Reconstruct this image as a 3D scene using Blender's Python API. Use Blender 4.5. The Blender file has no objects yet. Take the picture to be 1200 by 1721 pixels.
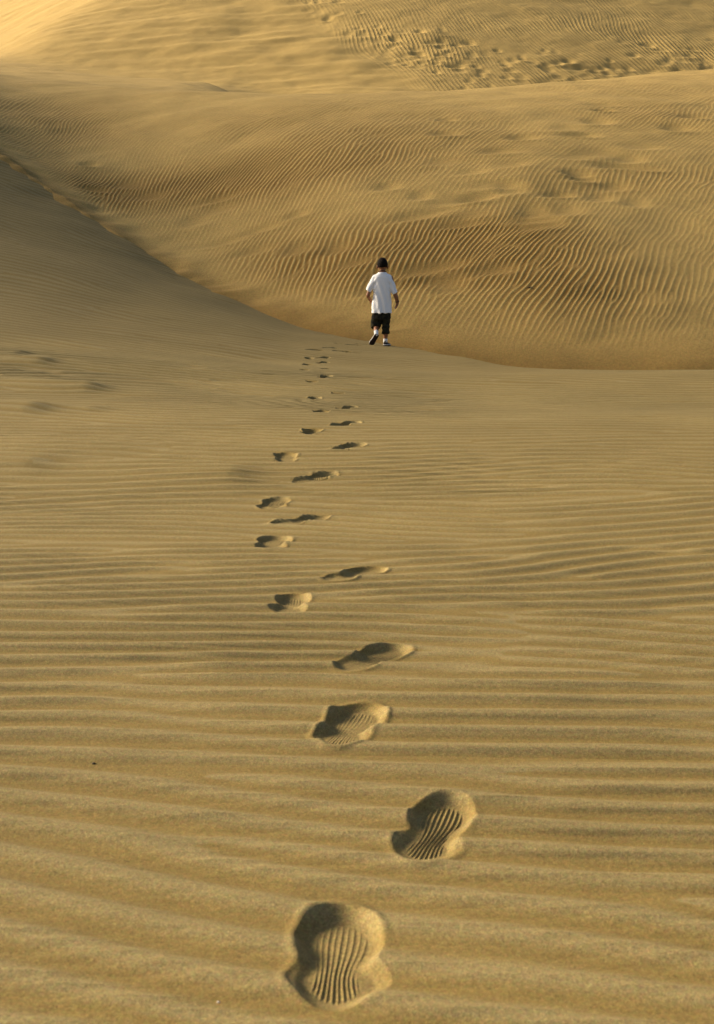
import bpy, bmesh, math
import numpy as np
from mathutils import Vector, Matrix

R = math.radians
scn = bpy.context.scene
col = scn.collection

# ------------------------------------------------------------------ camera
CAM_Z = 0.753
cam_d = bpy.data.cameras.new('camera')
cam = bpy.data.objects.new('camera', cam_d); col.objects.link(cam)
cam.location = (0, 0, CAM_Z)
cam.rotation_euler = (R(90 - 10.09), 0, 0)
cam_d.sensor_fit = 'VERTICAL'; cam_d.sensor_height = 36.0
cam_d.lens = 36.0 * 2111 / 1721
cam_d.clip_start = 0.05; cam_d.clip_end = 500
cam_d.dof.use_dof = True
cam_d.dof.focus_distance = 7.0
cam_d.dof.aperture_fstop = 13.0
scn.camera = cam

# ------------------------------------------------------------------ light
SUN_EL, SUN_AZ = R(23.5), R(-72)          # azimuth clockwise from +Y
world = bpy.data.worlds.new('World'); scn.world = world
world.use_nodes = True
nt = world.node_tree; nt.nodes.clear()
sky = nt.nodes.new('ShaderNodeTexSky'); sky.sky_type = 'NISHITA'
sky.sun_disc = False; sky.sun_elevation = SUN_EL; sky.sun_rotation = SUN_AZ % (2 * math.pi)
sky.dust_density = 4.0; sky.air_density = 1.0
bg = nt.nodes.new('ShaderNodeBackground'); bg.inputs['Strength'].default_value = 0.078
out = nt.nodes.new('ShaderNodeOutputWorld')
nt.links.new(sky.outputs[0], bg.inputs[0]); nt.links.new(bg.outputs[0], out.inputs[0])

sun_d = bpy.data.lights.new('sun', 'SUN'); sun_d.energy = 5.0; sun_d.angle = R(18)
sun_d.color = (1.0, 0.84, 0.61)
sun = bpy.data.objects.new('sun', sun_d); col.objects.link(sun)
sdir = Vector((math.sin(SUN_AZ) * math.cos(SUN_EL), math.cos(SUN_AZ) * math.cos(SUN_EL), math.sin(SUN_EL)))
sun.rotation_euler = sdir.to_track_quat('Z', 'Y').to_euler()
sun.location = sdir * 30

vs = scn.view_settings
vs.view_transform = 'Standard'; vs.look = 'None'; vs.gamma = 1.0; vs.use_curve_mapping = False
vs.exposure = 0.93

# ------------------------------------------------------------------ helpers
def tag(o, label=None, cat=None, group=None, kind=None):
    if label: o['label'] = label
    if cat: o['category'] = cat
    if group: o['group'] = group
    if kind: o['kind'] = kind
    return o

def sstep(a, b, x):
    t = np.clip((x - a) / (b - a), 0, 1)
    return t * t * (3 - 2 * t)

def gfield(n, res, sx, sy, seed):
    """periodic smooth gaussian noise, unit variance; n x n cells of res metres, correlation sx (x) and sy (y)"""
    g = np.random.default_rng(seed).standard_normal((n, n))
    k = np.fft.fftfreq(n, res) * 2 * np.pi
    F = np.exp(-0.5 * ((k[None, :] * sx) ** 2 + (k[:, None] * sy) ** 2))
    f = np.fft.ifft2(np.fft.fft2(g) * F).real
    return f / f.std()

class Noise:
    def __init__(s, n, res, sx, sy, seed):
        s.n, s.res = n, res
        s.f = gfield(n, res, sx, sy, seed)
    def __call__(s, x, y):
        return bil(s.f, x / s.res, y / s.res, True)

def bil(f, u, v, wrap=False):
    ny, nx = f.shape
    if wrap:
        iu, iv = np.floor(u), np.floor(v)
        fu, fv = u - iu, v - iv
        i0 = iu.astype(np.int64) % nx; j0 = iv.astype(np.int64) % ny
        i1 = (i0 + 1) % nx; j1 = (j0 + 1) % ny
    else:
        # reflect outside the grid
        u = np.abs(u); u = np.mod(u, 2 * (nx - 2)); u = np.where(u > nx - 2, 2 * (nx - 2) - u, u)
        v = np.abs(v); v = np.mod(v, 2 * (ny - 2)); v = np.where(v > ny - 2, 2 * (ny - 2) - v, v)
        iu, iv = np.floor(u), np.floor(v)
        fu, fv = u - iu, v - iv
        i0 = iu.astype(np.int64); j0 = iv.astype(np.int64)
        i1, j1 = i0 + 1, j0 + 1
    return (f[j0, i0] * (1 - fu) + f[j0, i1] * fu) * (1 - fv) + (f[j1, i0] * (1 - fu) + f[j1, i1] * fu) * fv

class Ripples:
    """wind ripples: oriented wavelets, each taking its phase from the ones already laid, so crests run on, wander, fork and end"""
    def __init__(s, x0, x1, y0, y1, res, field, sig_al, sig_ac, dens, seed, order, jit=0.6):
        s.x0, s.y0, s.res = x0, y0, res
        nx, ny = int((x1 - x0) / res), int((y1 - y0) / res)
        G = np.zeros((ny, nx), np.complex64)
        rng = np.random.default_rng(seed)
        n = int((x1 - x0) * (y1 - y0) / (2 * np.pi * sig_al * sig_ac) * dens)
        px = rng.uniform(x0, x1, n); py = rng.uniform(y0, y1, n)
        o = np.argsort(order(px, py) + rng.standard_normal(n) * jit)
        px, py = px[o], py[o]
        ang, lam = field(px, py)                      # crest direction (from +x) and wavelength
        ca, sa = np.cos(ang), np.sin(ang)
        W = int(2.6 * max(sig_al, sig_ac) / res)
        for q in range(n):
            ic = int((px[q] - x0) / res); jc = int((py[q] - y0) / res)
            i0, i1 = max(ic - W, 0), min(ic + W + 1, nx); j0, j1 = max(jc - W, 0), min(jc + W + 1, ny)
            dx = (np.arange(i0, i1) * res + x0 - px[q]).astype(np.float32)[None, :]
            dy = (np.arange(j0, j1) * res + y0 - py[q]).astype(np.float32)[:, None]
            al = dx * ca[q] + dy * sa[q]; ac = -dx * sa[q] + dy * ca[q]
            z = G[min(jc, ny - 1), min(ic, nx - 1)]
            ph = np.angle(z) if abs(z) > 1e-3 else 0.0
            G[j0:j1, i0:i1] += np.exp(-0.5 * ((al / sig_al) ** 2 + (ac / sig_ac) ** 2) + 1j * (2 * np.pi / lam[q] * ac + ph)).astype(np.complex64)
        s.G = G
        s.med = np.median(np.abs(G))
    def __call__(s, x, y):
        z = bil(s.G, (x - s.x0) / s.res, (y - s.y0) / s.res)
        return np.angle(z), np.clip(np.abs(z) / (0.6 * s.med), 0, 1)

def smooth_table(xs, ys, sig, lo=-70.0, hi=45.0, step=0.05):
    g = np.arange(lo, hi, step)
    v = np.interp(g, xs, ys)
    k = np.arange(-int(4 * sig / step), int(4 * sig / step) + 1) * step
    w = np.exp(-0.5 * (k / sig) ** 2); w /= w.sum()
    p = np.pad(v, len(k) // 2, mode='edge')
    v = np.convolve(p, w, mode='valid')
    return lambda x: np.interp(x, g, v)

# ------------------------------------------------------------------ land: foreground sand
# crest / foot line of the foreground sand in plan: x, y, z; unseen high left end added to cast shade
FL = np.array([(-60, 40, 32), (-45, 37, 25.5), (-30, 35, 17.2), (-22, 33.5, 12.4), (-16, 32, 8.8), (-11.4, 30, 6.08), (-7.67, 27, 3.69), (-5.92, 25, 2.59), (-4.4, 23.2, 1.74), (-3.06, 21.5, 1.0),
               (-1.88, 19.9, .52), (-.87, 18.4, .19), (0, 17.1, .08), (.74, 15.6, .015), (1.33, 14.0, .01), (1.69, 13.2, 0),
               (2.37, 12.5, -.005), (3.5, 12.3, -.004), (8, 12.6, 0), (40, 13.5, 0)])
line_y = smooth_table(FL[:, 0], FL[:, 1], .22)
line_z = smooth_table(FL[:, 0], FL[:, 2], .22)

n_big = Noise(512, .08, 1.6, .9, 1)
n_mid = Noise(512, .04, .45, .22, 2)
n_fine = Noise(1024, .006, .028, .012, 3)
n_lump = Noise(768, .012, .05, .035, 4)
n_dir = Noise(512, .05, .38, .25, 6)
n_patch = Noise(512, .05, .9, .5, 5)

# small wind-drift mounds at the left: x, y of the brink, length, half width, height
MOUNDS = [(-1.922, 8.874, 0.75, 0.22, 0.045), (-2.621, 10.337, 0.70, 0.20, 0.036), (-2.899, 10.766, 0.40, 0.16, 0.024), (-1.980, 7.521, 0.70, 0.22, 0.036), (-1.617, 7.575, 0.60, 0.12, 0.018), (-0.560, 5.327, 0.55, 0.20, 0.018), (-1.497, 5.599, 0.60, 0.20, 0.018)]

def base_fg(x, y):
    yl, zl = line_y(x), line_z(x)
    t = np.clip((y - 5) / (yl - 5), 0, 1)
    z = zl * t ** (1.6 - .6 * sstep(-9, -17, x))  # fuller rise far left: unseen ridge added for its shadow
    q = np.maximum(y - yl, 0)
    z = z - .34 * (np.sqrt(q * q + .25 ** 2) - .25)
    return z

def mounds(x, y):
    z = 0.0
    for mx, my, ln, hw, h in MOUNDS:
        u = x - mx; v = (y - my + .22 * u) / hw
        prof = np.where(u < 0, np.exp(-(u / ln) ** 2), np.exp(-(u / (.20 * ln)) ** 2))
        z = z + h * prof * np.exp(-v * v)
    return z

def f_fg(x, y):
    w = .06 * np.sin(.55 * x + .3 * y) - .11 - .05 * sstep(3.5, 1.2, y) + .20 * n_dir(x, y)
    lam = (.076 + .0098 * np.clip(y - 1.2, 0, 13)) * (1 + .10 * n_dir(x + 7, y + 3))
    return w, lam
rip_fg = Ripples(-9, 9, .2, 24, .025, f_fg, .21, .10, 7, 11, lambda x, y: np.hypot(x * .6, y))

# footprints: x, y, heading (clockwise from +y), length, foot (+1 right, -1 left), depth
PRINTS = [
    (-0.0222, 1.3527, 0.052, 0.215, -1, 0.030, 0.6, 0.9, 0.5, 1.0,
     'nearest footprint of the trail, deep, with straight tread lines and a slumped heel edge'),
    (0.1155, 1.7276, 0.297, 0.215, 1, 0.029, 0.1, 0.6, 0.3, 1.1,
     'second nearest footprint, farthest right of the trail, toe turned out and tread lines slanting'),
    (-0.0128, 2.1464, 0.244, 0.205, -1, 0.029, 0.5, 0.2, 0.6, 0.9,
     'third nearest footprint, broad dark toe hollow with a bright chip at its heel'),
    (0.0328, 2.5716, 0.593, 0.210, 1, 0.028, 0.3, 0.5, 0.4, 1.1,
     'fourth nearest footprint, toe turned far out, long tread lines sweeping to its heel'),
    (-0.1636, 3.0558, 0.035, 0.205, -1, 0.029, 0.8, 0.3, 0.4, 1.0,
     'fifth nearest footprint, compact, with short upright tread lines and round bright heel lump'),
    (-0.0083, 3.4377, 0.698, 0.232, 1, 0.028, 0.4, 0.6, 0.3, 0.9,
     'sixth nearest footprint, wedge shaped and twisted outward, its heel end thin and dark'),
    (-0.2700, 3.9137, 0.070, 0.232, -1, 0.027, 0.6, 0.5, 0.7, 1.0,
     'footprint with boldly striped tread and bright rim on the left edge of the trail'),
    (-0.1964, 4.3944, 0.785, 0.237, 1, 0.027, 0.3, 0.8, 0.3, 0.8,
     'footprint with rounded toe hollow and long dark tail pointing left, beside the boldly striped one'),
    (-0.3186, 4.7448, 0.140, 0.220, -1, 0.026, 0.5, 0.8, 0.8, 0.9,
     'thin wide footprint with a striped sole on the left edge, above the boldly striped one'),
    (-0.1729, 5.2390, 0.733, 0.226, 1, 0.026, 0.4, 0.7, 0.4, 0.6,
     'footprint with a smooth toe hollow below the right hand one that lies farthest out'),
    (-0.3244, 5.7110, -0.070, 0.220, -1, 0.026, 0.6, 0.4, 0.7, 0.5,
     'smooth bowl shaped footprint on the left, where the trail swings back to the right'),
    (-0.0427, 5.9698, 0.524, 0.215, 1, 0.025, 0.3, 0.6, 0.4, 0.7,
     'footprint on the right edge of the trail, level with the smooth bowl shaped left one'),
    (-0.2369, 6.5490, 0.052, 0.215, -1, 0.026, 0.5, 0.6, 0.5, 0.8,
     'footprint with a small striped heel, left of the middle of the trail'),
    (-0.0559, 6.9177, 0.559, 0.209, 1, 0.024, 0.5, 0.5, 0.4, 0.6,
     'slender footprint on the right edge of the trail, its dark heel set apart'),
    (-0.2198, 7.7222, 0.000, 0.209, -1, 0.025, 0.4, 0.4, 0.5, 0.8,
     'small footprint with a dark toe and narrow striped sole in the middle of the trail'),
    (-0.0613, 8.0762, 0.436, 0.215, 1, 0.025, 0.3, 0.5, 0.6, 0.4,
     'smooth wide footprint on the right edge with a pale bank on its right side'),
    (-0.3059, 8.8550, 0.070, 0.209, -1, 0.024, 0.6, 0.3, 0.4, 0.6,
     'footprint on the left with a bright chipped heel, below the far close set pair'),
    (-0.1507, 9.3744, 0.314, 0.209, 1, 0.024, 0.3, 0.4, 0.5, 0.4,
     'rounded footprint on the right, first beyond the smooth wide one'),
    (-0.3713, 10.2099, 0.000, 0.203, -1, 0.024, 0.4, 0.5, 0.5, 0.4,
     'left footprint of the far close set pair'),
    (-0.2723, 10.6822, 0.262, 0.203, 1, 0.024, 0.4, 0.5, 0.4, 0.4,
     'right footprint of the far close set pair'),
    (-0.4765, 11.3539, -0.087, 0.205, -1, 0.030, 0.5, 0.5, 0.4, 0.3,
     'faint thin footprint, the leftmost of the far part of the trail'),
    (-0.2825, 11.7505, 0.209, 0.205, 1, 0.023, 0.4, 0.5, 0.4, 0.3,
     'rounded dark footprint on the right, first beyond the far pair'),
    (-0.4834, 12.3635, 0.000, 0.205, -1, 0.030, 0.5, 0.5, 0.4, 0.3,
     'small flat dark footprint on the left, beyond the faint thin one'),
    (-0.3437, 12.8067, 0.314, 0.205, 1, 0.030, 0.4, 0.5, 0.4, 0.3,
     'narrow dark footprint on the right, just below the trampled turn'),
    (-0.5048, 13.2407, -0.105, 0.205, -1, 0.030, 0.5, 0.5, 0.4, 0.3,
     'footprint at the left end of the trampled turn, lowest of three there'),
    (-0.3610, 13.4565, 0.524, 0.205, 1, 0.030, 0.5, 0.5, 0.4, 0.3,
     'footprint under the long dark streak of the trampled turn'),
    (-0.4934, 14.3736, 0.873, 0.205, -1, 0.030, 0.5, 0.5, 0.4, 0.3,
     'footprint at the left end of the trampled turn, topmost there'),
    (-0.3063, 14.8087, 1.222, 0.185, -1, 0.024, 0.9, 0.9, 0.8, 0.3,
     'long dark footprint in the middle of the trampled turn'),
    (-0.1704, 14.4946, 1.396, 0.205, 1, 0.023, 0.5, 0.5, 0.4, 0.3,
     'dark footprint in the lower row where the trail turns right'),
    (-0.1701, 15.7371, 1.309, 0.205, -1, 0.030, 0.5, 0.5, 0.4, 0.3,
     'faint footprint in the upper row where the trail turns right'),
    (-0.0406, 14.4007, 1.484, 0.200, 1, 0.030, 0.5, 0.5, 0.4, 0.3,
     'lowest footprint on the right side of the trampled turn'),
    (-0.0368, 15.6528, 1.222, 0.200, -1, 0.030, 0.5, 0.5, 0.4, 0.3,
     'footprint of the upper row second from the boy'),
    (0.0680, 16.0750, 1.309, 0.200, 1, 0.030, 0.5, 0.5, 0.4, 0.3,
     'last footprint before the boy, left of his lifted shoe'),
]

def print_local(P, x, y):
    px, py, hd, L, side, dep = P[:6]
    c, s_ = math.cos(hd), math.sin(hd)
    dx, dy = x - px, y - py
    return dx * s_ + dy * c, (dx * c - dy * s_) * side      # along toe, towards the outer side

def ell(a, b, ca, cb, ra, rb):
    q = np.sqrt(((a - ca) / ra) ** 2 + ((b - cb) / rb) ** 2)
    return (q - 1) * min(ra, rb)

def smin(p, q, k):
    h = np.clip(.5 + .5 * (q - p) / k, 0, 1)
    return q * (1 - h) + p * h - k * h * (1 - h)

def print_shape(P, x, y):
    """signed distance to the sole outline, outer hollow distance, along, across"""
    a, b = print_local(P, x, y)
    L = P[3]
    jitter = n_lump(x * .8 + P[0] * 3, y * .8) * .0038 + n_fine(x + P[0], y) * .0013
    heel = ell(a, b, -.30 * L, -.005 * L, .20 * L, .140 * L)
    fore = ell(a, b, .20 * L, -.01 * L, .29 * L, .180 * L)
    mid = ell(a, b, -.06 * L, .01 * L, .32 * L, .112 * L)
    sole = smin(smin(heel, mid, .05 * L), fore, .05 * L)
    # where the walls have slumped: lobes beside the heel and round the toe
    v1, v2, v3 = P[6], P[7], P[8]
    l1 = ell(a, b, -.27 * L, .10 * L, (.13 + .06 * v1) * L, (.09 + .06 * v1) * L)
    l2 = ell(a, b, -.26 * L, -.10 * L, (.12 + .05 * v2) * L, (.09 + .06 * v2) * L)
    toe = ell(a, b, .26 * L, .01 * L, .25 * L, (.205 + .03 * v3) * L)
    outer = smin(smin(smin(sole - .008, l1, .06 * L), l2, .06 * L), toe, .07 * L) + jitter
    return sole + jitter * .4, outer, a, b

def prints(x, y, z, rip):
    """press the footprints into the surface: z with ripples, rip = the ripple height alone"""
    inside = np.zeros_like(z)
    for P in PRINTS:
        L, dep = P[3], P[5] * (.70 + 1.2 * float(sstep(4.5, 8.5, P[1])) + .8 * float(sstep(11, 14, P[1])))
        near = np.nonzero((np.abs(x - P[0]) < .75 * L) & (np.abs(y - P[1]) < .85 * L))
        if len(near[0]) == 0:
            continue
        xx, yy = x[near], y[near]
        sole, outer, a, b = print_shape(P, xx, yy)
        u = a / L + .5
        wall = .024 * (L / .22)
        # hollow: slumped sand slopes from the rim down to the sole
        m_out = np.clip(1 - (outer + .016) / .018, 0, 1); m_out = m_out ** .8
        m_in = 1 - sstep(-.002, .012 + .003 * P[7], sole)
        floor = dep * (.30 + .30 * sstep(.0, .8, u))
        d = (floor + .0015) * (.52 * m_out + .48 * np.maximum(m_in, 0))
        # round-bottomed lobes
        d = d + .20 * floor * np.clip(-outer / .02, 0, 1) * (1 - m_in)
        # pressed tread: wavy lines following the outline
        w = L * (.135 + .04 * np.cos((u - .78) * 2 * np.pi * 1.05))
        ph = 2 * np.pi * (6.8 * b / (w + .07 * L) + .16 * np.sin(2 * np.pi * u * 1.1 + P[6] * 5) + .13 * n_lump(xx * 1.3, yy * 1.3))
        tread = np.exp(1.3 * np.cos(ph)) / 1.6 - 1 + .25 * np.sin(.5 * ph + 1)
        tread_amp = .00075 * P[9] * np.clip(.6 + .7 * n_lump(xx * .6 + 2, yy * .6), 0, 1.3) * (1 - sstep(-.012, -.002, sole))
        berm = .0016 * np.exp(-((outer - .006) / .006) ** 2) * (.7 + .5 * n_lump(xx + 1, yy))
        d = d - (.0011 * n_lump(xx * 1.4, yy * 1.4) + .0005 * n_fine(xx, yy)) * m_out * (1 - .8 * m_in)
        zz = z[near] - rip[near] * np.clip(m_out * .5 + .45 * m_in + .3 * np.exp(-np.maximum(outer, 0) / .006) * (1 - m_out), 0, .95)
        z[near] = zz - d + tread_amp * tread + berm
        inside[near] = np.maximum(inside[near], m_out)
    return z, inside

def ripple_fg(x, y):
    ph, am = rip_fg(x, y)
    ph = ph + .35 * n_mid(x, y)
    s = (np.exp(1.15 * np.cos(ph - .35 * np.sin(ph))) - 1.35) / 1.35
    amp = .0048 + .00036 * np.clip(y - 1.2, 0, 9)
    amp = amp * (.85 + .25 * np.clip(n_patch(x, y), -1.5, 1.5)) * am
    # the ripples fade on the slope to the left and along the crest
    yl, zl = line_y(x), line_z(x)
    fade = 1 - .8 * sstep(.55, .9, y / yl)
    fade = fade * (1 - .85 * sstep(.15, .7, zl * np.clip((y - 5) / (yl - 5), 0, 1) ** 1.6))
    return amp * fade * s, s

def height_fg(x, y):
    b = base_fg(x, y) + mounds(x, y)
    r, s = ripple_fg(x, y)
    near = np.exp(-y / 5.0)
    yl = line_y(x)
    z = b + .022 * n_big(x, y) * sstep(0, 3, y) + .004 * n_mid(x, y) + r + n_lump(x, y) * .0008 * near + n_fine(x, y) * .00035 * near
    # trampled edge where the foreground meets the big dune on the left
    e = np.exp(-((y - yl + .5) / .8) ** 2) * sstep(-.3, -2.5, x)
    z = z + e * .010 * n_mid(x * 1.7, y * 1.2)
    z, ins = prints(x, y, z, r)
    return z, s, ins

# ------------------------------------------------------------------ land: big dune and far dune
def ray_pt(px, py, D):
    return ((px - 600) / 2111 * D, D, CAM_Z + (485 - py) / 2111 * D)
CR = np.array([ray_pt(*c) for c in [(-400, 100, 52), (-100, 137, 43), (100, 157, 38), (300, 172, 34), (500, 179, 32), (600, 177, 32.3), (700, 173, 33),
                                    (800, 167, 34), (900, 162, 35), (1000, 154, 36.2), (1100, 146, 38), (1200, 136, 41), (1300, 121, 44.5), (1700, 60, 46)]])
crest_y = smooth_table(CR[:, 0], CR[:, 1], 1.3)
crest_z = smooth_table(CR[:, 0], CR[:, 2], 1.3)
BS = np.array([(-40, 44, 16), (-20, 36, 9.6), (-11.4, 30, 6.08), (-7.67, 27, 3.69), (-5.92, 25, 2.59), (-4.4, 23.2, 1.74), (-3.06, 21.5, 1.0),
               (-1.88, 19.9, .52), (-.87, 18.45, .19), (0, 17.6, -.02), (1, 16.8, -.30), (2, 16.4, -.45), (4, 15.9, -.55), (8, 15.8, -.6), (14, 16.5, -.6), (40, 20, -.6)])
foot_y = smooth_table(BS[:, 0], BS[:, 1], 1.1)
foot_z = smooth_table(BS[:, 0], BS[:, 2], .8)
w_big = Noise(512, .12, 1.9, 1.4, 21)
w_mid = Noise(512, .06, .5, .35, 22)
w_lump = Noise(512, .03, .16, .11, 23)
w_str = Noise(512, .06, .9, .16, 24)

def face_frac(x, y):
    yb = foot_y(x)
    return (y - yb) / (crest_y(x) - yb)

def dir_dune(x, y):
    f = np.clip(face_frac(x, y), 0, 1)
    # crests climb the slope steeply near its foot and lie along it near the brink
    th = np.interp(f, [0, .15, .35, .55, .75, 1], [62, 60, 54, 40, 23, 13])
    th = th - 12 * sstep(1, -6, x) * sstep(.3, .7, f)
    tn = np.tan(np.radians(th))
    e = .15
    sx = (base_dune(x + e, y) - base_dune(x - e, y)) / (2 * e); sy = (base_dune(x, y + e) - base_dune(x, y - e)) / (2 * e)
    rz = (base_dune(x, y) - CAM_Z) / y
    a = np.degrees(np.arctan2(tn - sx, np.maximum(sy - rz, .10) + tn * x / y))
    a = np.clip(a, 5, 85) + 3.5 * w_mid(x * .6, y * .6) + 3 * w_lump(x * .7, y * .7)
    lam = np.interp(f, [0, .25, .5, .75, 1], [.084, .089, .099, .118, .135]) * (1 + .07 * w_mid(x + 9, y) + .05 * w_lump(x + 5, y))
    return np.radians(a), lam


# old half-filled prints on the face: x, y, radius across, radius up-slope, depth
rng = np.random.default_rng(5)
DIPS = []
def dips_along(pts, n, sp, sc=1.0):
    pts = np.array(pts, float)
    for q in np.linspace(0, 1, n):
        i = q * (len(pts) - 1); k = min(int(i), len(pts) - 2)
        p = pts[k] + (pts[k + 1] - pts[k]) * (i - k)
        DIPS.append((p[0] + rng.normal(0, sp), p[1] + rng.normal(0, sp), sc * rng.uniform(.2, .42), sc * rng.uniform(.16, .3), sc * rng.uniform(.025, .055)))
dips_along([(5.6, 29), (4.6, 26.5), (4.4, 24.5), (3.5, 22.5), (3.0, 21)], 13, .22)
dips_along([(7.2, 27.5), (5.5, 25), (4.8, 23.4), (4.2, 22)], 9, .3)
dips_along([(2.2, 27), (2.0, 24.5), (1.6, 22), (1.3, 20)], 10, .35)
dips_along([(3.2, 25.5), (2.2, 22.3), (1.2, 19.6), (.6, 18.9)], 9, .3)
dips_along([(-8, 28.3), (-5.6, 25.4), (-3.6, 22.7), (-1.6, 20.2), (-.2, 18.7)], 50, .35, .15)
dips_along([(-6, 27), (-3, 23.8), (-.8, 20.6), (.6, 19.4)], 14, .4)
dips_along([(-2, 24), (0, 23), (2, 22.2), (3.4, 21.5)], 10, .4)

def hermite(f, m0, m1):
    return (f ** 3 - 2 * f ** 2 + f) * m0 + (-2 * f ** 3 + 3 * f ** 2) + (f ** 3 - f ** 2) * m1

def base_dune(x, y):
    yb, zb, yc, zc = foot_y(x), foot_z(x), crest_y(x), crest_z(x)
    f = (y - yb) / (yc - yb)
    g = zc - zb
    z = zb + g * hermite(np.clip(f, 0, 1), .5 + .8 * sstep(-7, 4, x), .34)
    z = z + np.where(f < 0, .5 * (y - yb), 0)
    q = np.maximum(y - yc, 0)
    right = sstep(-5.5, 4, x)
    slope = .12 - .50 * right
    back = slope * np.minimum(q, 9) + (1 - right) * .06 * np.sqrt(q * q + .01)
    return z + back

def far_rise(x, y):
    """the dune beyond: rises behind the brink"""
    yb = 48.5 - .10 * x
    u = y - yb
    z = 7.9 + .03 * x - .085 * (x - 2 + np.sqrt((x - 2) ** 2 + 9)) + .44 * u + .12 * np.sqrt(u * u + 4.0)
    # hump lit at the upper left, ridge
    top = 13.7 + .40 * (y - 64) + .42 * (x + 15) + 9 * sstep(-7, 0, x)
    z = -smax(-z, -top, .8)
    back = 15.6 + .45 * (y - 72) + .10 * (x - 20)
    return np.minimum(smax(z, back, .6), 34)

def smax(a, b, k):
    h = np.clip(.5 + .5 * (a - b) / k, 0, 1)
    return b * (1 - h) + a * h + k * h * (1 - h)

rip_dn = Ripples(-14, 12, 16.0, 41, .022, dir_dune, .13, .085, 5, 12, lambda x, y: np.hypot(x - 4, y - 26), .8)

def f_far(x, y):
    return np.radians(110 + 8 * w_mid(x * .4, y * .4)), np.full_like(x, .17)
rip_far = Ripples(-6, 22, 46, 66, .035, f_far, .32, .15, 5, 13, lambda x, y: np.hypot(x - 10, y - 50), .8)
FDIPS = []
rng = np.random.default_rng(8)
for (xa, ya, xb, yb_, n) in [(-2.2, 57.5, 1.2, 52.5, 9), (1.0, 53.8, 9.5, 50.8, 16), (1.6, 52, 7, 49.4, 13), (7.5, 51.0, 16, 53.6, 20), (9, 52.4, 17, 54.5, 12), (-2.6, 59.5, -1.0, 55, 7)]:
    for q in range(n * 3):
        t = (q / 3 + rng.uniform(-.2, .2)) / n
        FDIPS.append((xa + (xb - xa) * t + rng.normal(0, .8), ya + (yb_ - ya) * t + rng.normal(0, .9), rng.uniform(.13, .26), rng.uniform(.16, .32), rng.uniform(.022, .048)))

def dips(lst, x, y):
    z = np.zeros_like(x); keep = np.ones_like(x)
    for (cx, cy, rx, ry, d) in lst:
        near = np.nonzero((np.abs(x - cx) < 3 * rx) & (np.abs(y - cy) < 3 * ry))
        if len(near[0]) == 0:
            continue
        u = (x[near] - cx) / rx; v = (y[near] - cy) / ry
        e = np.exp(-(u * u + v * v) ** 1.3)
        lip = np.exp(-((u * .8) ** 2 + ((v + 1.15) / .45) ** 2))
        z[near] += -d * e + .55 * d * lip
        keep[near] *= 1 - .9 * e
    return z, keep

def height_dune(x, y):
    f = face_frac(x, y)
    z = base_dune(x, y)
    z = smax(z, far_rise(x, y), 1.2)
    z = z + .016 * w_big(x, y) * sstep(.02, .2, f) * (1 - sstep(.7, .95, f) * sstep(1.6, 1.3, f)) + .016 * w_mid(x, y) + .004 * w_lump(x, y)
    ph, am = rip_dn(x, y)
    s1 = (np.exp(1.1 * np.cos(ph)) - 1.3) / 1.35
    on = sstep(.03, .16, f) * (1 - .75 * sstep(.35, .85, f))
    left = sstep(-4.5, -9.5, x)
    on = on * (1 - .6 * left) * (.72 + .35 * np.clip(w_mid(x * .4 + 3, y * .4), -1.2, 1.2))
    amp = np.interp(np.clip(f, 0, 1), [0, .4, .8, 1], [.0050, .0050, .0035, .0027])
    dz, keep = dips(DIPS, x, y)
    r = amp * on * am * s1 * keep
    # trampled foot of the slope on the left
    e = np.exp(-(f / .10) ** 2) * sstep(.5, -2, x)
    z = z + dz + r + e * (.014 * w_lump(x, y) + .010 * w_mid(x * 1.6, y * 1.6))
    # the far dune's own ripples, to the right of a soft edge
    edge = sstep(-1.5, 1.0, x - (-3.2 + (60 - y) * .52))
    fz = sstep(0, 2.5, z - base_dune(x, y)) * sstep(crest_y(x) + 6, crest_y(x) + 9, y)
    ph2, am2 = rip_far(x, y)
    dz2, keep2 = dips(FDIPS, x, y)
    thin = 1 - .55 * sstep(8.8, 13, z)
    z = z + fz * edge * (thin * .0125 * am2 * np.cos(ph2 + .4 * np.sin(ph2)) * keep2 * (.8 + .3 * w_mid(x * .5, y * .5)) + dz2 * 1.0)
    z = z + fz * (1 - edge) * (.02 * w_str(x, y) + .03 * w_mid(x * .5, y * .5))
    return z, np.where(f < 1.02, np.clip(.9 - on * (1.1 - .9 * s1 * am * keep) , -1, 1) * sstep(-.02, .10, f) - .75 * sstep(.14, .02, f) * (.35 + .65 * sstep(-4, 0, x)), .85), np.zeros_like(x)  # ripple sorting plus light painted in: shaded brown foot, sunlit pale top, far dune

# ------------------------------------------------------------------ materials
def new_mat(name):
    m = bpy.data.materials.new(name); m.use_nodes = True
    return m, m.node_tree, m.node_tree.nodes['Principled BSDF']

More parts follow.
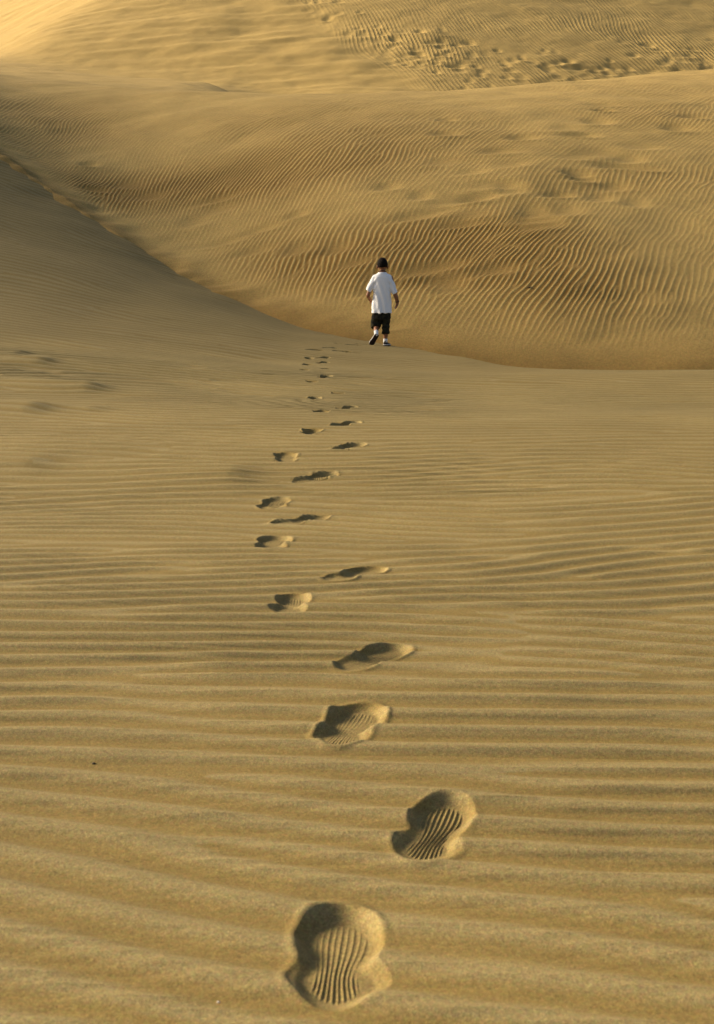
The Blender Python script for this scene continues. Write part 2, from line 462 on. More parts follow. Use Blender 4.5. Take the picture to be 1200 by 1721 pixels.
def simple_mat(name, c, rough=.8, spec=.3, noise=None, bump=0, bscale=200):
    m, t, p = new_mat(name)
    p.inputs['Base Color'].default_value = (*c, 1); p.inputs['Roughness'].default_value = rough
    p.inputs['Specular IOR Level'].default_value = spec
    tc = t.nodes.new('ShaderNodeTexCoord')
    nz = t.nodes.new('ShaderNodeTexNoise'); nz.inputs['Scale'].default_value = bscale; nz.inputs['Detail'].default_value = 4
    t.links.new(tc.outputs['Object'], nz.inputs['Vector'])
    if noise:
        mx = t.nodes.new('ShaderNodeMix'); mx.data_type = 'RGBA'
        mx.inputs['A'].default_value = (*c, 1); mx.inputs['B'].default_value = (*noise, 1)
        cr = t.nodes.new('ShaderNodeMapRange'); cr.inputs['From Min'].default_value = .42; cr.inputs['From Max'].default_value = .58
        t.links.new(nz.outputs['Fac'], cr.inputs['Value']); t.links.new(cr.outputs['Result'], mx.inputs['Factor'])
        t.links.new(mx.outputs['Result'], p.inputs['Base Color'])
    if bump:
        bp = t.nodes.new('ShaderNodeBump'); bp.inputs['Strength'].default_value = bump; bp.inputs['Distance'].default_value = .004
        t.links.new(nz.outputs['Fac'], bp.inputs['Height']); t.links.new(bp.outputs['Normal'], p.inputs['Normal'])
    return m

def sand_mat(name, c_trough, c_crest, grain):
    m, t, p = new_mat(name)
    N, Lk = t.nodes, t.links
    p.inputs['Roughness'].default_value = .95; p.inputs['Specular IOR Level'].default_value = .12
    geo = N.new('ShaderNodeNewGeometry')
    def noise(scale, detail, rough=.6):
        n = N.new('ShaderNodeTexNoise'); n.inputs['Scale'].default_value = scale; n.inputs['Detail'].default_value = detail
        n.inputs['Roughness'].default_value = rough
        Lk.new(geo.outputs['Position'], n.inputs['Vector']); return n.outputs['Fac']
    def mix(a, b, f, mode='MIX'):
        x = N.new('ShaderNodeMix'); x.data_type = 'RGBA'; x.blend_type = mode
        for k, v in (('A', a), ('B', b), ('Factor', f)):
            if hasattr(v, 'is_linked'): Lk.new(v, x.inputs[k])
            elif isinstance(v, tuple): x.inputs[k].default_value = (*v, 1)
            else: x.inputs[k].default_value = v
        return x.outputs['Result']
    def rng_(v, a, b, c, d):
        x = N.new('ShaderNodeMapRange')
        for k, q in zip(('From Min', 'From Max', 'To Min', 'To Max'), (a, b, c, d)): x.inputs[k].default_value = q
        Lk.new(v, x.inputs['Value']); return x.outputs['Result']
    at = N.new('ShaderNodeAttribute'); at.attribute_name = 'sorting_shade'
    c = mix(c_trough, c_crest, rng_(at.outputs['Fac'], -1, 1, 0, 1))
    g1 = rng_(noise(grain, 2, .7), .3, .7, .55, 1.45)
    g2 = rng_(noise(grain * .25, 3, .75), .3, .7, .80, 1.20)
    sp = rng_(noise(grain * .55, 1, .5), .70, .76, 1.0, .62)
    g3 = rng_(noise(1.1, 4, .6), .3, .7, .92, 1.08)
    mul = N.new('ShaderNodeMath'); mul.operation = 'MULTIPLY'; Lk.new(g1, mul.inputs[0]); Lk.new(g2, mul.inputs[1])
    mul2 = N.new('ShaderNodeMath'); mul2.operation = 'MULTIPLY'; Lk.new(mul.outputs[0], mul2.inputs[0]); Lk.new(g3, mul2.inputs[1])
    mul3 = N.new('ShaderNodeMath'); mul3.operation = 'MULTIPLY'; Lk.new(mul2.outputs[0], mul3.inputs[0]); Lk.new(sp, mul3.inputs[1]); mul2 = mul3
    comb = N.new('ShaderNodeCombineColor')
    for k in range(3): Lk.new(mul2.outputs[0], comb.inputs[k])
    c = mix(c, comb.outputs[0], 1.0, 'MULTIPLY')
    hn = N.new('ShaderNodeTexNoise'); hn.inputs['Scale'].default_value = grain * .3; hn.inputs['Detail'].default_value = 2
    Lk.new(geo.outputs['Position'], hn.inputs['Vector'])
    c = mix(c, mix(hn.outputs['Color'], (1, 1, 1), 1.0, 'ADD'), .5, 'MULTIPLY')
    c = mix(c, (.8, .8, .8), 1.0, 'MULTIPLY')
    Lk.new(c, p.inputs['Base Color'])
    bp = N.new('ShaderNodeBump'); bp.inputs['Strength'].default_value = .7; bp.inputs['Distance'].default_value = .6 / grain
    Lk.new(noise(grain * .35, 3, .75), bp.inputs['Height']); Lk.new(bp.outputs['Normal'], p.inputs['Normal'])
    return m

SAND_FG = sand_mat('foreground_sand', (.184, .127, .038), (.230, .177, .075), 560)
SAND_DN = sand_mat('dune_sand', (.158, .085, .017), (.425, .295, .100), 140)  # colour span also carries the dune's painted shade and sunlight

# ------------------------------------------------------------------ mesh from grids
def fan(ys, u_in, n_in, n_out, wide):
    u = np.linspace(-u_in, u_in, n_in)
    s = (np.linspace(0, 1, n_out + 1)[1:]) ** 1.7
    Y = ys[:, None]
    inner = Y * u[None, :]
    edge = Y * u_in + s[None, :] * (wide[0] * Y + wide[1])
    X = np.concatenate([-edge[:, ::-1], inner, edge], axis=1)
    return X, np.repeat(Y, X.shape[1], axis=1)

def mesh_obj(name, V, F, Nrm, srt_shade, mat, parent=None):
    me = bpy.data.meshes.new(name)
    nv, nf = len(V), len(F)
    me.vertices.add(nv); me.vertices.foreach_set('co', np.ascontiguousarray(V, np.float32).ravel())
    me.loops.add(nf * 4); me.loops.foreach_set('vertex_index', np.ascontiguousarray(F, np.int32).ravel())
    me.polygons.add(nf)
    me.polygons.foreach_set('loop_start', np.arange(0, nf * 4, 4, dtype=np.int32))
    me.update(calc_edges=True)
    me.polygons.foreach_set('use_smooth', np.ones(nf, bool))
    a = me.attributes.new('sorting_shade', 'FLOAT', 'POINT'); a.data.foreach_set('value', np.ascontiguousarray(srt_shade, np.float32))
    if Nrm is not None:
        a = me.attributes.new('custom_normal', 'FLOAT_VECTOR', 'POINT')
        a.data.foreach_set('vector', np.ascontiguousarray(Nrm, np.float32).ravel())
    me.materials.append(mat)
    o = bpy.data.objects.new(name, me); col.objects.link(o)
    if parent: o.parent = parent
    return o

def grid_normals(hf, X, Y, e):
    zx = (hf(X + e, Y)[0] - hf(X - e, Y)[0]) / (2 * e)
    zy = (hf(X, Y + e)[0] - hf(X, Y - e)[0]) / (2 * e)
    n = np.stack([-zx, -zy, np.ones_like(zx)], -1)
    return n / np.linalg.norm(n, axis=-1, keepdims=True)

def quads(ny, nx):
    i = np.arange(ny - 1)[:, None] * nx + np.arange(nx - 1)[None, :]
    return np.stack([i, i + 1, i + nx + 1, i + nx], -1)

# --- foreground sheet
yn = 1 / np.linspace(1 / .55, 1 / 6.3, 1330)
yf = np.concatenate([np.arange(6.3 + .034, 31.5, .034), np.arange(31.6, 75, .4)])
ys = np.concatenate([yn, yf])
X, Y = fan(ys, .325, 540, 64, (1.35, 6.0))
Z, S, INS = height_fg(X, Y)
NR = grid_normals(height_fg, X, Y, .0012)
ny, nx = X.shape
V = np.stack([X, Y, Z], -1)
Q = quads(ny, nx)
keep = np.ones((ny - 1, nx - 1), bool)
# nothing of the sheet is needed where it lies far beneath the big dune
xc, yc_ = .5 * (X[:-1, :-1] + X[1:, 1:]), .5 * (Y[:-1, :-1] + Y[1:, 1:])
keep &= yc_ < line_y(xc) + 2.2 + 60 * sstep(-10, -13, xc)
taken = np.full((ny - 1, nx - 1), -1)
for pi, P in enumerate(PRINTS):
    L = P[3]
    r0, r1 = np.searchsorted(ys, P[1] - .85 * L) - 1, np.searchsorted(ys, P[1] + .85 * L)
    sub = (slice(r0, r1), slice(None))
    xx, yy = xc[sub], yc_[sub]
    nr = (np.abs(xx - P[0]) < .75 * L)
    _, outer, _, _ = print_shape(P, xx, yy)
    taken[sub] = np.where((outer < .013) & nr & (taken[sub] < 0), pi, taken[sub])
main = keep & (taken < 0)
used = np.unique(Q[main]); remap = np.full(ny * nx, -1); remap[used] = np.arange(len(used))
ground = mesh_obj('ground', V.reshape(-1, 3)[used], remap[Q[main]], NR.reshape(-1, 3)[used], S.reshape(-1)[used] * (1 - INS.reshape(-1)[used]), SAND_FG)
tag(ground, 'rippled grey brown sand in the foreground, crossed by a trail of footprints', 'sand', None, 'structure')

def patch(pi, P):
    cells = np.argwhere(taken == pi)
    if len(cells) == 0:
        return None
    k = 2 if P[1] < 5 else 3
    cs = set(map(tuple, cells))
    idx = {}; verts = []; faces = []; fixed = {}
    def vid(i, j):
        q = idx.get((i, j))
        if q is None:
            q = idx[(i, j)] = len(verts); verts.append((i, j))
        return q
    for ci, cj in cells:
        for a in range(k):
            for b in range(k):
                i, j = ci * k + a, cj * k + b
                faces.append((vid(i, j), vid(i, j + 1), vid(i + 1, j + 1), vid(i + 1, j)))
        for di, dj in ((-1, 0), (1, 0), (0, -1), (0, 1)):
            if (ci + di, cj + dj) not in cs:
                for a in range(k + 1):
                    if di: fixed[((ci + (di > 0)) * k, cj * k + a)] = 1
                    else: fixed[(ci * k + a, (cj + (dj > 0)) * k)] = 1
    IJ = np.array(verts, float) / k
    i0 = np.minimum(np.floor(IJ[:, 0]).astype(int), ny - 2); j0 = np.minimum(np.floor(IJ[:, 1]).astype(int), nx - 2)
    fi, fj = (IJ[:, 0] - i0)[:, None], (IJ[:, 1] - j0)[:, None]
    def lerp(A):
        return (A[i0, j0] * (1 - fj) + A[i0, j0 + 1] * fj) * (1 - fi) + (A[i0 + 1, j0] * (1 - fj) + A[i0 + 1, j0 + 1] * fj) * fi
    VV = lerp(V); NN = lerp(NR)
    free = np.array([v not in fixed for v in verts])
    x, y = VV[:, 0].copy(), VV[:, 1].copy()
    z, s, ins = height_fg(x, y)
    VV[free, 2] = z[free]
    n2 = grid_normals(height_fg, x, y, .0009)
    NN[free] = n2[free]
    c = np.array([P[0], P[1], float(base_fg(np.array([P[0]]), np.array([P[1]]))[0])])
    o = mesh_obj('footprint', VV - c, np.array(faces), NN, s * (1 - ins), SAND_FG)
    o.location = c
    tag(o, P[10], 'footprint', 'trail of footprints in the sand')
    return o
for pi, P in enumerate(PRINTS):
    patch(pi, P)

# --- big dune and the dune beyond, one sheet split along the brink
yd = np.concatenate([np.arange(14.6, 36.5, .037), np.arange(36.5, 47, .12), np.arange(47, 62, .05), np.arange(62, 90, .5)])
X, Y = fan(yd, .325, 720, 30, (.45, 3.0))
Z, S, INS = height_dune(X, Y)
NR = grid_normals(height_dune, X, Y, .01)
ny, nx = X.shape
V = np.stack([X, Y, Z], -1).reshape(-1, 3); NRf = NR.reshape(-1, 3); Sf = S.reshape(-1)
Q = quads(ny, nx)
xc, yc_ = .5 * (X[:-1, :-1] + X[1:, 1:]), .5 * (Y[:-1, :-1] + Y[1:, 1:])
near_part = yc_ < crest_y(xc) + .6
vis = yc_ > line_y(xc) - 2.5
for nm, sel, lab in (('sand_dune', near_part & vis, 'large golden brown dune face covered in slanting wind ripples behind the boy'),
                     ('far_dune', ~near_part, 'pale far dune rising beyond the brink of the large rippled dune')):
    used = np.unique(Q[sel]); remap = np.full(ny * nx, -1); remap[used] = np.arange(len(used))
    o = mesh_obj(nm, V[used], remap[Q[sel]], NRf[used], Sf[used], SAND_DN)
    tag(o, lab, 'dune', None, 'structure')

# ------------------------------------------------------------------ the boy
BX, BY = .318, 16.10
BZ = float(height_fg(np.array([BX + .04]), np.array([BY + .02]))[0][0])
KS = 1 / 131.0                             # figure is laid out in units of 1/131 m
SKIN = simple_mat('skin', (.30, .135, .066), .55, .35, (.25, .10, .048), .1, 90)
HAIR = simple_mat('hair', (.006, .004, .0035), .8, .1, (.012, .007, .005), .5, 260)
SHIRT = simple_mat('white_cotton', (.90, .90, .91), .9, .15, (.87, .87, .89), .25, 220)
SHORTS = simple_mat('dark_camouflage', (.012, .011, .009), .9, .12, (.030, .028, .014), .25, 26)
SHOE = simple_mat('black_canvas', (.011, .010, .011), .75, .25)
SOLE = simple_mat('brown_rubber', (.030, .015, .012), .7, .3, (.018, .011, .010), .4, 300)
TRIM = simple_mat('white_rubber', (.72, .71, .70), .6, .3)
SOCK = simple_mat('white_sock', (.80, .80, .80), .95, .1, None, .3, 400)
CORD = simple_mat('dark_cord', (.015, .008, .006), .7, .3)

boy = bpy.data.objects.new('person', None); col.objects.link(boy)
boy.location = (BX, BY, BZ)
tag(boy, 'boy seen from behind in white t-shirt and dark knee shorts walking away over sand', 'boy')

def add_ell(bm, c, r, rot=None, seg=24):
    m = Matrix.Translation(c) @ (rot.to_4x4() if rot else Matrix.Identity(4)) @ Matrix.Diagonal((*r, 1))
    bmesh.ops.create_uvsphere(bm, u_segments=seg, v_segments=seg * 2 // 3, radius=1, matrix=m)

def add_cap(bm, a, b, ra, rb, seg=18):
    t = bmesh.new()
    for c, r in ((a, ra), (b, rb)):
        bmesh.ops.create_uvsphere(t, u_segments=seg, v_segments=12, radius=r, matrix=Matrix.Translation(c))
    g = bmesh.ops.convex_hull(t, input=t.verts)
    bmesh.ops.delete(t, geom=[v for v in t.verts if not v.link_faces], context='VERTS')
    me = bpy.data.meshes.new('t'); t.to_mesh(me); t.free(); bm.from_mesh(me); bpy.data.meshes.remove(me)

def add_loft(bm, rings, n=36, power=2.0):
    """closed loft through rings (centre, rx, ry, axis normal optional)"""
    rows = []
    for ring in rings:
        c, rx, ry = Vector(ring[0]), ring[1], ring[2]
        ax = Vector(ring[3]) if len(ring) > 3 else Vector((0, 0, 1))
        q = Vector((0, 0, 1)).rotation_difference(ax.normalized())
        row = []
        for k in range(n):
            t = 2 * math.pi * k / n
            cx, sx = math.cos(t), math.sin(t)
            e = 2 / power
            row.append(bm.verts.new(c + q @ Vector((rx * math.copysign(abs(cx) ** e, cx), ry * math.copysign(abs(sx) ** e, sx), 0))))
        rows.append(row)
    for r0, r1 in zip(rows, rows[1:]):
        for k in range(n):
            bm.faces.new((r0[k], r0[(k + 1) % n], r1[(k + 1) % n], r1[k]))
    bm.faces.new(rows[0][::-1]); bm.faces.new(rows[-1])
    bmesh.ops.recalc_face_normals(bm, faces=bm.faces)

def finish(name, bm, mat, parent, voxel=None, smooth=6, warp=None):
    me = bpy.data.meshes.new(name); bm.to_mesh(me); bm.free()
    o = bpy.data.objects.new(name, me); col.objects.link(o)
    if voxel:
        m = o.modifiers.new('join', 'REMESH'); m.mode = 'VOXEL'; m.voxel_size = voxel
        s = o.modifiers.new('soft', 'SMOOTH'); s.factor = .5; s.iterations = smooth
        dg = bpy.context.evaluated_depsgraph_get()
        new = bpy.data.meshes.new_from_object(o.evaluated_get(dg))
        o.modifiers.clear(); o.data = new; bpy.data.meshes.remove(me); me = new; me.name = name
    if warp:
        n = len(me.vertices); co = np.empty(n * 3, np.float32); me.vertices.foreach_get('co', co); co = co.reshape(-1, 3)
        nr = np.empty(n * 3, np.float32); me.vertex_normals.foreach_get('vector', nr); nr = nr.reshape(-1, 3)
        co = warp(co, nr); me.vertices.foreach_set('co', co.astype(np.float32).ravel())
    n = len(me.vertices); co = np.empty(n * 3, np.float32); me.vertices.foreach_get('co', co)
    me.vertices.foreach_set('co', co * np.float32(KS))
    me.materials.clear(); me.materials.append(mat)
    me.polygons.foreach_set('use_smooth', np.ones(len(me.polygons), bool)); me.update()
    o.parent = parent
    return o

V3 = Vector
# skin: one continuous figure
bm = bmesh.new()
add_ell(bm, (.3, 0, 133.2), (8.1, 9.4, 10.2))
add_ell(bm, (.3, 4.0, 125.3), (5.6, 5.0, 4.2))
add_ell(bm, (.3, 9.6, 130.8), (1.3, 1.8, 1.6))
for s in (-1, 1):
    add_ell(bm, (.3 + s * 8.35, .4, 128.6), (1.3, 2.4, 3.2), Matrix.Rotation(s * .35, 3, 'Z'))
    add_ell(bm, (.3 + s * 3, 8.6, 134.8), (1.2, .9, .8))
add_ell(bm, (.3, 8.4, 127.6), (2.2, 1.2, .7))
add_cap(bm, (.2, -.6, 128), (0, -.8, 116), 4.7, 5.4)
add_loft(bm, [((0, 0, 116), 8, 5), ((0, 0, 111), 13.5, 7), ((0, 0, 100), 13, 7.8), ((-.5, 0, 80), 12, 8), ((-.5, 0, 64), 12.5, 8.5), ((-.5, 0, 54), 10, 8)])
# left arm, bent, forearm forward
add_cap(bm, (-13, 0, 110.5), (-23.6, -1.5, 82.5), 4.6, 3.2)
add_cap(bm, (-23.6, -1.5, 82.5), (-19.6, 12.5, 74.5), 3.2, 2.3)
# right arm hanging
add_cap(bm, (13.5, 0, 110), (22.6, -2.0, 81.0), 4.8, 3.6)
add_cap(bm, (22.6, -2.0, 81.0), (25.6, 1.5, 70.5), 3.5, 2.5)
def hand(bm, wrist, direc, side, palm_n):
    d = V3(direc).normalized(); p = V3(palm_n).normalized(); l = d.cross(p).normalized() * side; w = V3(wrist)
    add_cap(bm, w, w + d * 4.2, 2.0, 2.3)
    add_cap(bm, w + d * 4.2 + l * 1.2, w + d * 4.2 - l * 1.2, 1.7, 1.7)
    for q, (off, ln) in enumerate(((1.9, 4.4), (.65, 5.2), (-.6, 4.8), (-1.8, 3.6))):
        k0 = w + d * 5.0 + l * off * 1.1; k1 = k0 + d * ln * .55 + l * off * .1 + p * .5; k2 = k1 + d * ln * .42 + p * 1.5
        add_cap(bm, k0, k1, .85, .75, 10); add_cap(bm, k1, k2, .75, .62, 10)
    t0 = w + d * 1.6 + l * 1.9; t1 = t0 + d * 2.0 + l * 1.9 + p * .6; t2 = t1 + d * 2.0 + l * .4 + p * .8
    add_cap(bm, t0, t1, 1.0, .85, 10); add_cap(bm, t1, t2, .85, .7, 10)
hand(bm, (25.6, 1.5, 70.5), (-.26, .2, -1), -1, (-1, -.5, .1))
hand(bm, (-19.6, 12.5, 74.5), (.3, .7, -.65), 1, (.9, -.2, .2))
# legs
add_cap(bm, (5.5, 0, 58), (6.2, 2.5, 31), 7.2, 4.6)
add_cap(bm, (6.2, 2.0, 30), (6.0, -.8, 21), 4.3, 4.4)
add_cap(bm, (6.0, -.8, 21), (5.4, -.6, 7), 4.3, 2.7)
add_cap(bm, (5.4, -.6, 7), (8.6, 9, 2.8), 2.7, 2.2)
add_cap(bm, (-6.5, 0, 58), (-9.6, 4.5, 34), 7.2, 4.7)
add_cap(bm, (-9.6, 4.0, 33), (-9.9, -6.5, 27), 4.3, 4.3)
add_cap(bm, (-9.9, -6.5, 27), (-9.8, -17, 20.5), 4.2, 2.7)
add_cap(bm, (-9.8, -17, 20.5), (-14.2, -13.0, 9.5), 2.6, 2.1)
finish('body', bm, SKIN, boy, .5, 5)

# hair, close cropped
bm = bmesh.new(); bmesh.ops.create_icosphere(bm, subdivisions=5, radius=1)
hr = np.random.default_rng(3)
for v in bm.verts:
    p = v.co.copy(); n = 1 + .02 * math.sin(p.x * 23 + p.z * 17) * math.sin(p.y * 19 - p.z * 11) + hr.normal(0, .006)
    q = V3((.3 + p.x * 8.6 * n, p.y * 10.0 * n - .1, 133.2 + p.z * 10.9 * n))
    edge = 127.2 + max(0, q.y + 2.0) * 1.3 + .12 * abs(q.x)
    if q.z < edge:
        q = V3((.3 + p.x * 6.6, p.y * 8.2, max(133.2 + p.z * 9.0, edge - 2)))
    v.co = q
finish('hair', bm, HAIR, boy)

# t-shirt
bm = bmesh.new()
add_loft(bm, [((.1, -.4, 120.2), 6.6, 6.0), ((.1, -.2, 118.2), 8.2, 6.8), ((.2, 0, 115.6), 13.2, 7.8), ((.2, 0, 112), 16.4, 8.8), ((.2, 0, 106), 16.6, 9.4),
              ((0, 0, 97), 15.4, 9.8), ((-.2, 0, 86), 14.9, 10.2), ((-.6, 0, 74), 15.3, 10.6), ((-1.1, 0, 63), 16.2, 10.9), ((-1.4, 0, 53.6), 16.7, 11.2)], 48, 2.3)
add_cap(bm, (-11.5, 0, 109.5), (-18.6, -.6, 98), 6.2, 5.6)
add_loft(bm, [((-15, -.3, 104), 5.8, 6.0, (-.45, 0, -.9)), ((-19.5, -.8, 96), 5.3, 5.6, (-.45, 0, -.9)), ((-23.1, -1.2, 89.6), 5.0, 5.6, (-.5, 0, -.85))])
add_cap(bm, (11.5, 0, 109), (17.6, -.8, 96), 6.3, 5.4)
add_loft(bm, [((14.5, -.4, 102), 5.6, 6.0, (.3, 0, -.95)), ((18.2, -1.0, 93), 5.0, 5.5, (.35, 0, -.93)), ((21.3, -1.6, 85.6), 4.9, 5.4, (.42, 0, -.9))])
def folds(co, nr):
    x, y, z = co[:, 0], co[:, 1], co[:, 2]
    low = np.clip((112 - z) / 40, 0, 1)
    d = .55 * low * np.sin(.62 * x + .10 * z + 1.6 * np.sin(z * .07)) + .45 * np.exp(-((z - 66 - .5 * (x - 2)) / 5) ** 2) * np.sin(.5 * x)
    d = d + .5 * np.exp(-((np.abs(x) - 13) / 3) ** 2) * np.sin(.55 * z + .5 * np.abs(x)) * (z > 84)
    d = d + .9 * np.exp(-((x + 3 - .12 * (z - 58)) / 2.2) ** 2) * np.clip((75 - z) / 20, 0, 1) - .4 * np.exp(-((x - .8 - .2 * (z - 58)) / 2.4) ** 2) * np.clip((78 - z) / 20, 0, 1)
    return co + nr * (1.15 * d)[:, None]
finish('shirt', bm, SHIRT, boy, .55, 3, folds)

# knee shorts
bm = bmesh.new()
add_loft(bm, [((-.8, 0, 62), 13.2, 9.4), ((-.8, 0, 54), 15.0, 10.0), ((-1, 0, 46), 15.6, 10.0), ((-1.2, 0, 42), 14.6, 9.2)], 40, 2.4)
add_loft(bm, [((6.4, 0, 52), 7.6, 8.8), ((6.6, .6, 42), 7.0, 8.0), ((6.2, 1.0, 30), 6.2, 7.2), ((6.2, .6, 19.2), 6.4, 7.2)], 32, 2.3)
add_loft(bm, [((-8.4, 0, 53), 8.2, 9.0), ((-9.4, 1.2, 43), 9.0, 8.8, (-.05, .15, 1)), ((-10.2, 2.0, 35), 8.9, 8.4, (0, .35, 1)), ((-10.4, .2, 29.4), 7.4, 7.6, (0, .5, 1))], 32, 2.2)
def sfold(co, nr):
    x, y, z = co[:, 0], co[:, 1], co[:, 2]
    return co + nr * (.5 * np.sin(.7 * z + .5 * x + 2 * np.sin(x * .3)) * np.clip((52 - z) / 20, 0, 1))[:, None]
finish('shorts', bm, SHORTS, boy, .6, 3, sfold)

# socks
for pts in (((-9.9, -13.8, 23.3), (-9.9, -17.6, 19.2)), ((5.7, -.7, 10.0), (5.4, -.6, 5.5))):
    bm = bmesh.new(); add_cap(bm, pts[0], pts[1], 3.5, 3.6)
    d = (V3(pts[0]) - V3(pts[1])).normalized()
    add_loft(bm, [(V3(pts[0]) - d * .6, 3.7, 3.7, d), (V3(pts[0]) + d * .9, 3.8, 3.8, d)])
    finish('sock', bm, SOCK, boy, .4, 2)

# shoes: x across, y heel to toe, z up from the sole
def shoe(origin, toe, up):
    yv = V3(toe).normalized(); zv = V3(up); zv = (zv - yv * zv.dot(yv)).normalized(); xv = yv.cross(zv)
    M = Matrix((xv, yv, zv)).transposed().to_4x4(); M.translation = V3(origin)
    prof = [(-.6, 2.2), (.2, 3.0), (2, 3.7), (5, 3.9), (9, 3.7), (13, 4.2), (17, 4.5), (20, 3.9), (22, 2.6), (22.8, 1.4)]
    def slab(z0, z1, grow):
        bm = bmesh.new(); lo, hi = [], []
        pts = [(w + grow, y) for y, w in prof] + [(-w - grow, y) for y, w in reversed(prof)]
        for x, y in pts:
            lo.append(bm.verts.new((x, y, z0))); hi.append(bm.verts.new((x, y, z1)))
        n = len(pts)
        for k in range(n): bm.faces.new((lo[k], lo[(k + 1) % n], hi[(k + 1) % n], hi[k]))
        bm.faces.new(lo[::-1]); bm.faces.new(hi); bmesh.ops.recalc_face_normals(bm, faces=bm.faces)
        return bm
    bm = bmesh.new()
    tops = [(-.3, 2.5, 6.6), (1.0, 3.2, 7.6), (4, 3.6, 7.4), (8, 3.6, 6.6), (12, 4.0, 5.4), (16, 4.3, 4.4), (20, 3.7, 3.6), (22.2, 2.2, 2.9)]
    rows = []
    for y, w, h in tops:
        rows.append([bm.verts.new((w * math.cos(t) * (1 - .22 * max(0, math.sin(t)) * (h > 5)), y, 1.2 + (h - 1.2) * max(0, math.sin(t)) ** .8)) for t in [math.pi * k / 14 for k in range(15)]])
    for a, b in zip(rows, rows[1:]):
        for k in range(14): bm.faces.new((a[k], a[k + 1], b[k + 1], b[k]))
        bm.faces.new((a[14], a[0], b[0], b[14]))
    bm.faces.new(rows[0]); bm.faces.new(rows[-1][::-1]); bmesh.ops.recalc_face_normals(bm, faces=bm.faces)
    bmesh.ops.transform(bm, matrix=M, verts=bm.verts)
    up_o = finish('shoe', bm, SHOE, boy, .35, 2)
    bm = slab(0, 1.0, .15); bmesh.ops.bevel(bm, geom=bm.edges[:], offset=.18, segments=1, affect='EDGES')
    # lugs across the sole
    for k in range(7):
        w = 3.0
        bmesh.ops.create_cube(bm, size=1, matrix=Matrix.Translation((0, 2.2 + k * 2.9, -.12)) @ Matrix.Diagonal((w * 2, 1.5, .5, 1)))
    bmesh.ops.transform(bm, matrix=M, verts=bm.verts); finish('sole', bm, SOLE, up_o)
    bm = slab(1.0, 2.1, .25); bmesh.ops.transform(bm, matrix=M, verts=bm.verts); finish('sole_rim', bm, TRIM, up_o)
    # pale stripes round the heel and over the side
    bm = bmesh.new()
    for z0, z1 in ((5.0, 5.9),):
        ring = []
        for k in range(13):
            t = math.pi + math.pi * k / 12
            ring.append((math.cos(t) * 3.7, 3.0 + math.sin(t) * 3.9))
        lo = [bm.verts.new((x, y, z0)) for x, y in ring]; hi = [bm.verts.new((x * .95, y * .97 + .05, z1)) for x, y in ring]
        for k in range(12): bm.faces.new((lo[k], lo[k + 1], hi[k + 1], hi[k]))
    bmesh.ops.solidify(bm, geom=bm.faces[:], thickness=.35)
    bmesh.ops.transform(bm, matrix=M, verts=bm.verts); finish('heel_stripe', bm, TRIM, up_o)
shoe((4.6, -5.2, .3), (.34, 1, -.02), (0, 0, 1))
shoe((-8.2, -20.6, 18.6), (-.50, .42, -.80), (-.15, .85, .45))

def torus(name, c, n, R_, r, mat, sy=1.0):
    bm = bmesh.new(); q = V3((0, 0, 1)).rotation_difference(V3(n).normalized()); rows = []
    for a in range(28):
        t = 2 * math.pi * a / 28; e = V3((math.cos(t), math.sin(t) * sy, 0)); row = []
        for b in range(8):
            u = 2 * math.pi * b / 8
            row.append(bm.verts.new(V3(c) + q @ (e * (R_ + r * math.cos(u)) + V3((0, 0, r * math.sin(u))))))
        rows.append(row)
    for a in range(28):
        for b in range(8):
            bm.faces.new((rows[a][b], rows[(a + 1) % 28][b], rows[(a + 1) % 28][(b + 1) % 8], rows[a][(b + 1) % 8]))
    finish(name, bm, mat, boy)
torus('necklace', (.1, -.5, 121.2), (0, .25, 1), 5.6, .55, CORD, 1.0)
torus('bracelet', (25.0, .9, 72.6), (.25, .3, -1), 2.9, .7, CORD)

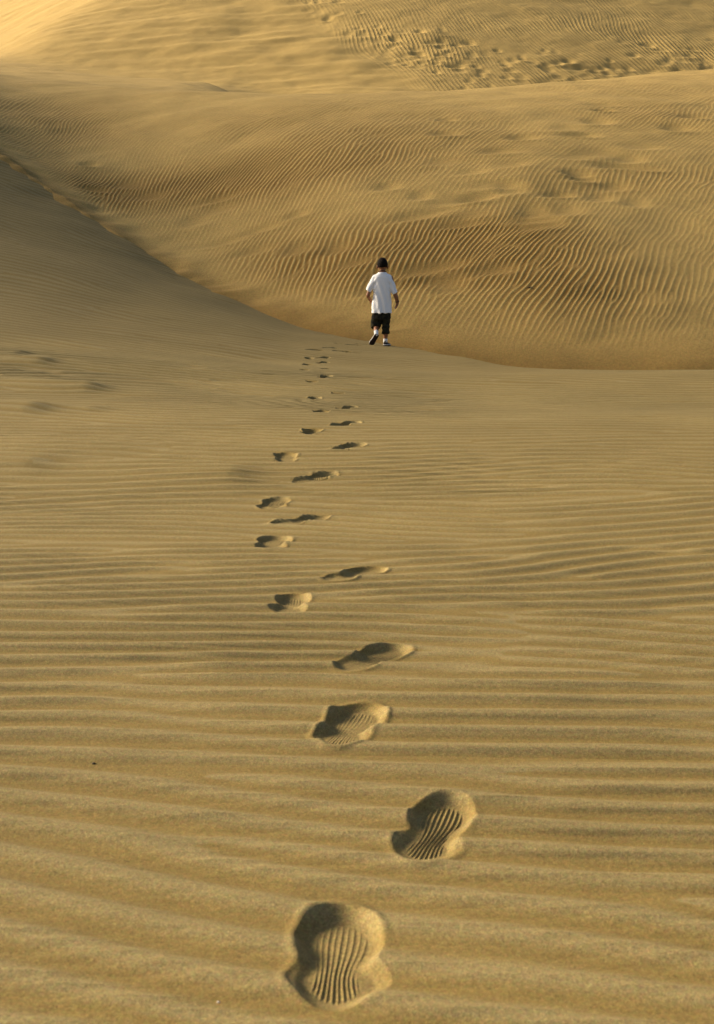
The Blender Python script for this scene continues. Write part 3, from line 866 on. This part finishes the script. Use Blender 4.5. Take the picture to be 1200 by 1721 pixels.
# ------------------------------------------------------------------ small things lying on the sand
def pebble(x, y, r, c, label, seed):
    bm = bmesh.new(); bmesh.ops.create_icosphere(bm, subdivisions=2, radius=1)
    g = np.random.default_rng(seed)
    for v in bm.verts:
        n = 1 + .12 * math.sin(3 * v.co.x + seed) * math.cos(4 * v.co.y) + g.normal(0, .03)
        v.co = V3((v.co.x * r * 1.25 * n, v.co.y * r * n, v.co.z * r * .75 * n))
    me = bpy.data.meshes.new('pebble'); bm.to_mesh(me); bm.free()
    me.materials.append(simple_mat('pebble_stone', c, .7, .3, tuple(k * .6 for k in c), .3, 600))
    me.polygons.foreach_set('use_smooth', np.ones(len(me.polygons), bool))
    o = bpy.data.objects.new('pebble', me); col.objects.link(o)
    o.location = (x, y, float(height_fg(np.array([x]), np.array([y]))[0][0]) + r * .25)
    tag(o, label, 'pebble')
pebble(-.4316, 1.955, .0025, (.03, .022, .015), 'tiny dark brown pebble alone on the rippled sand at the left', 1)
pebble(-.150, 1.245, .0014, (.62, .58, .50), 'tiny pale pebble on the sand left of the nearest footprint', 2)

# dry sprig at the foot of the big dune
tx, ty = 2.545, 18.85
tz = float(height_dune(np.array([tx]), np.array([ty]))[0][0])
TW = simple_mat('dry_stem', (.045, .032, .018), .8, .2)
root = bpy.data.objects.new('dry_sprig', None); col.objects.link(root); root.location = (tx, ty, tz)
tag(root, 'small dark dry sprig at the foot of the big dune, right of the boy', 'sprig')
for k, (dx, dz, nm) in enumerate(((.055, .012, 'stem'), (.03, .035, 'twig'), (-.03, .02, 'twig'), (-.045, .006, 'twig'), (.01, .03, 'twig'))):
    bm = bmesh.new()
    a = V3((0, 0, .004)); b = V3((dx * .55, .01 * (k - 2), dz * .8 + .006)); c = V3((dx, .018 * (k - 2), dz))
    add_cap(bm, a, b, .0045, .0038, 8); add_cap(bm, b, c, .0038, .002, 8)
    me = bpy.data.meshes.new(nm); bm.to_mesh(me); bm.free(); me.materials.append(TW)
    o = bpy.data.objects.new(nm, me); col.objects.link(o); o.parent = root
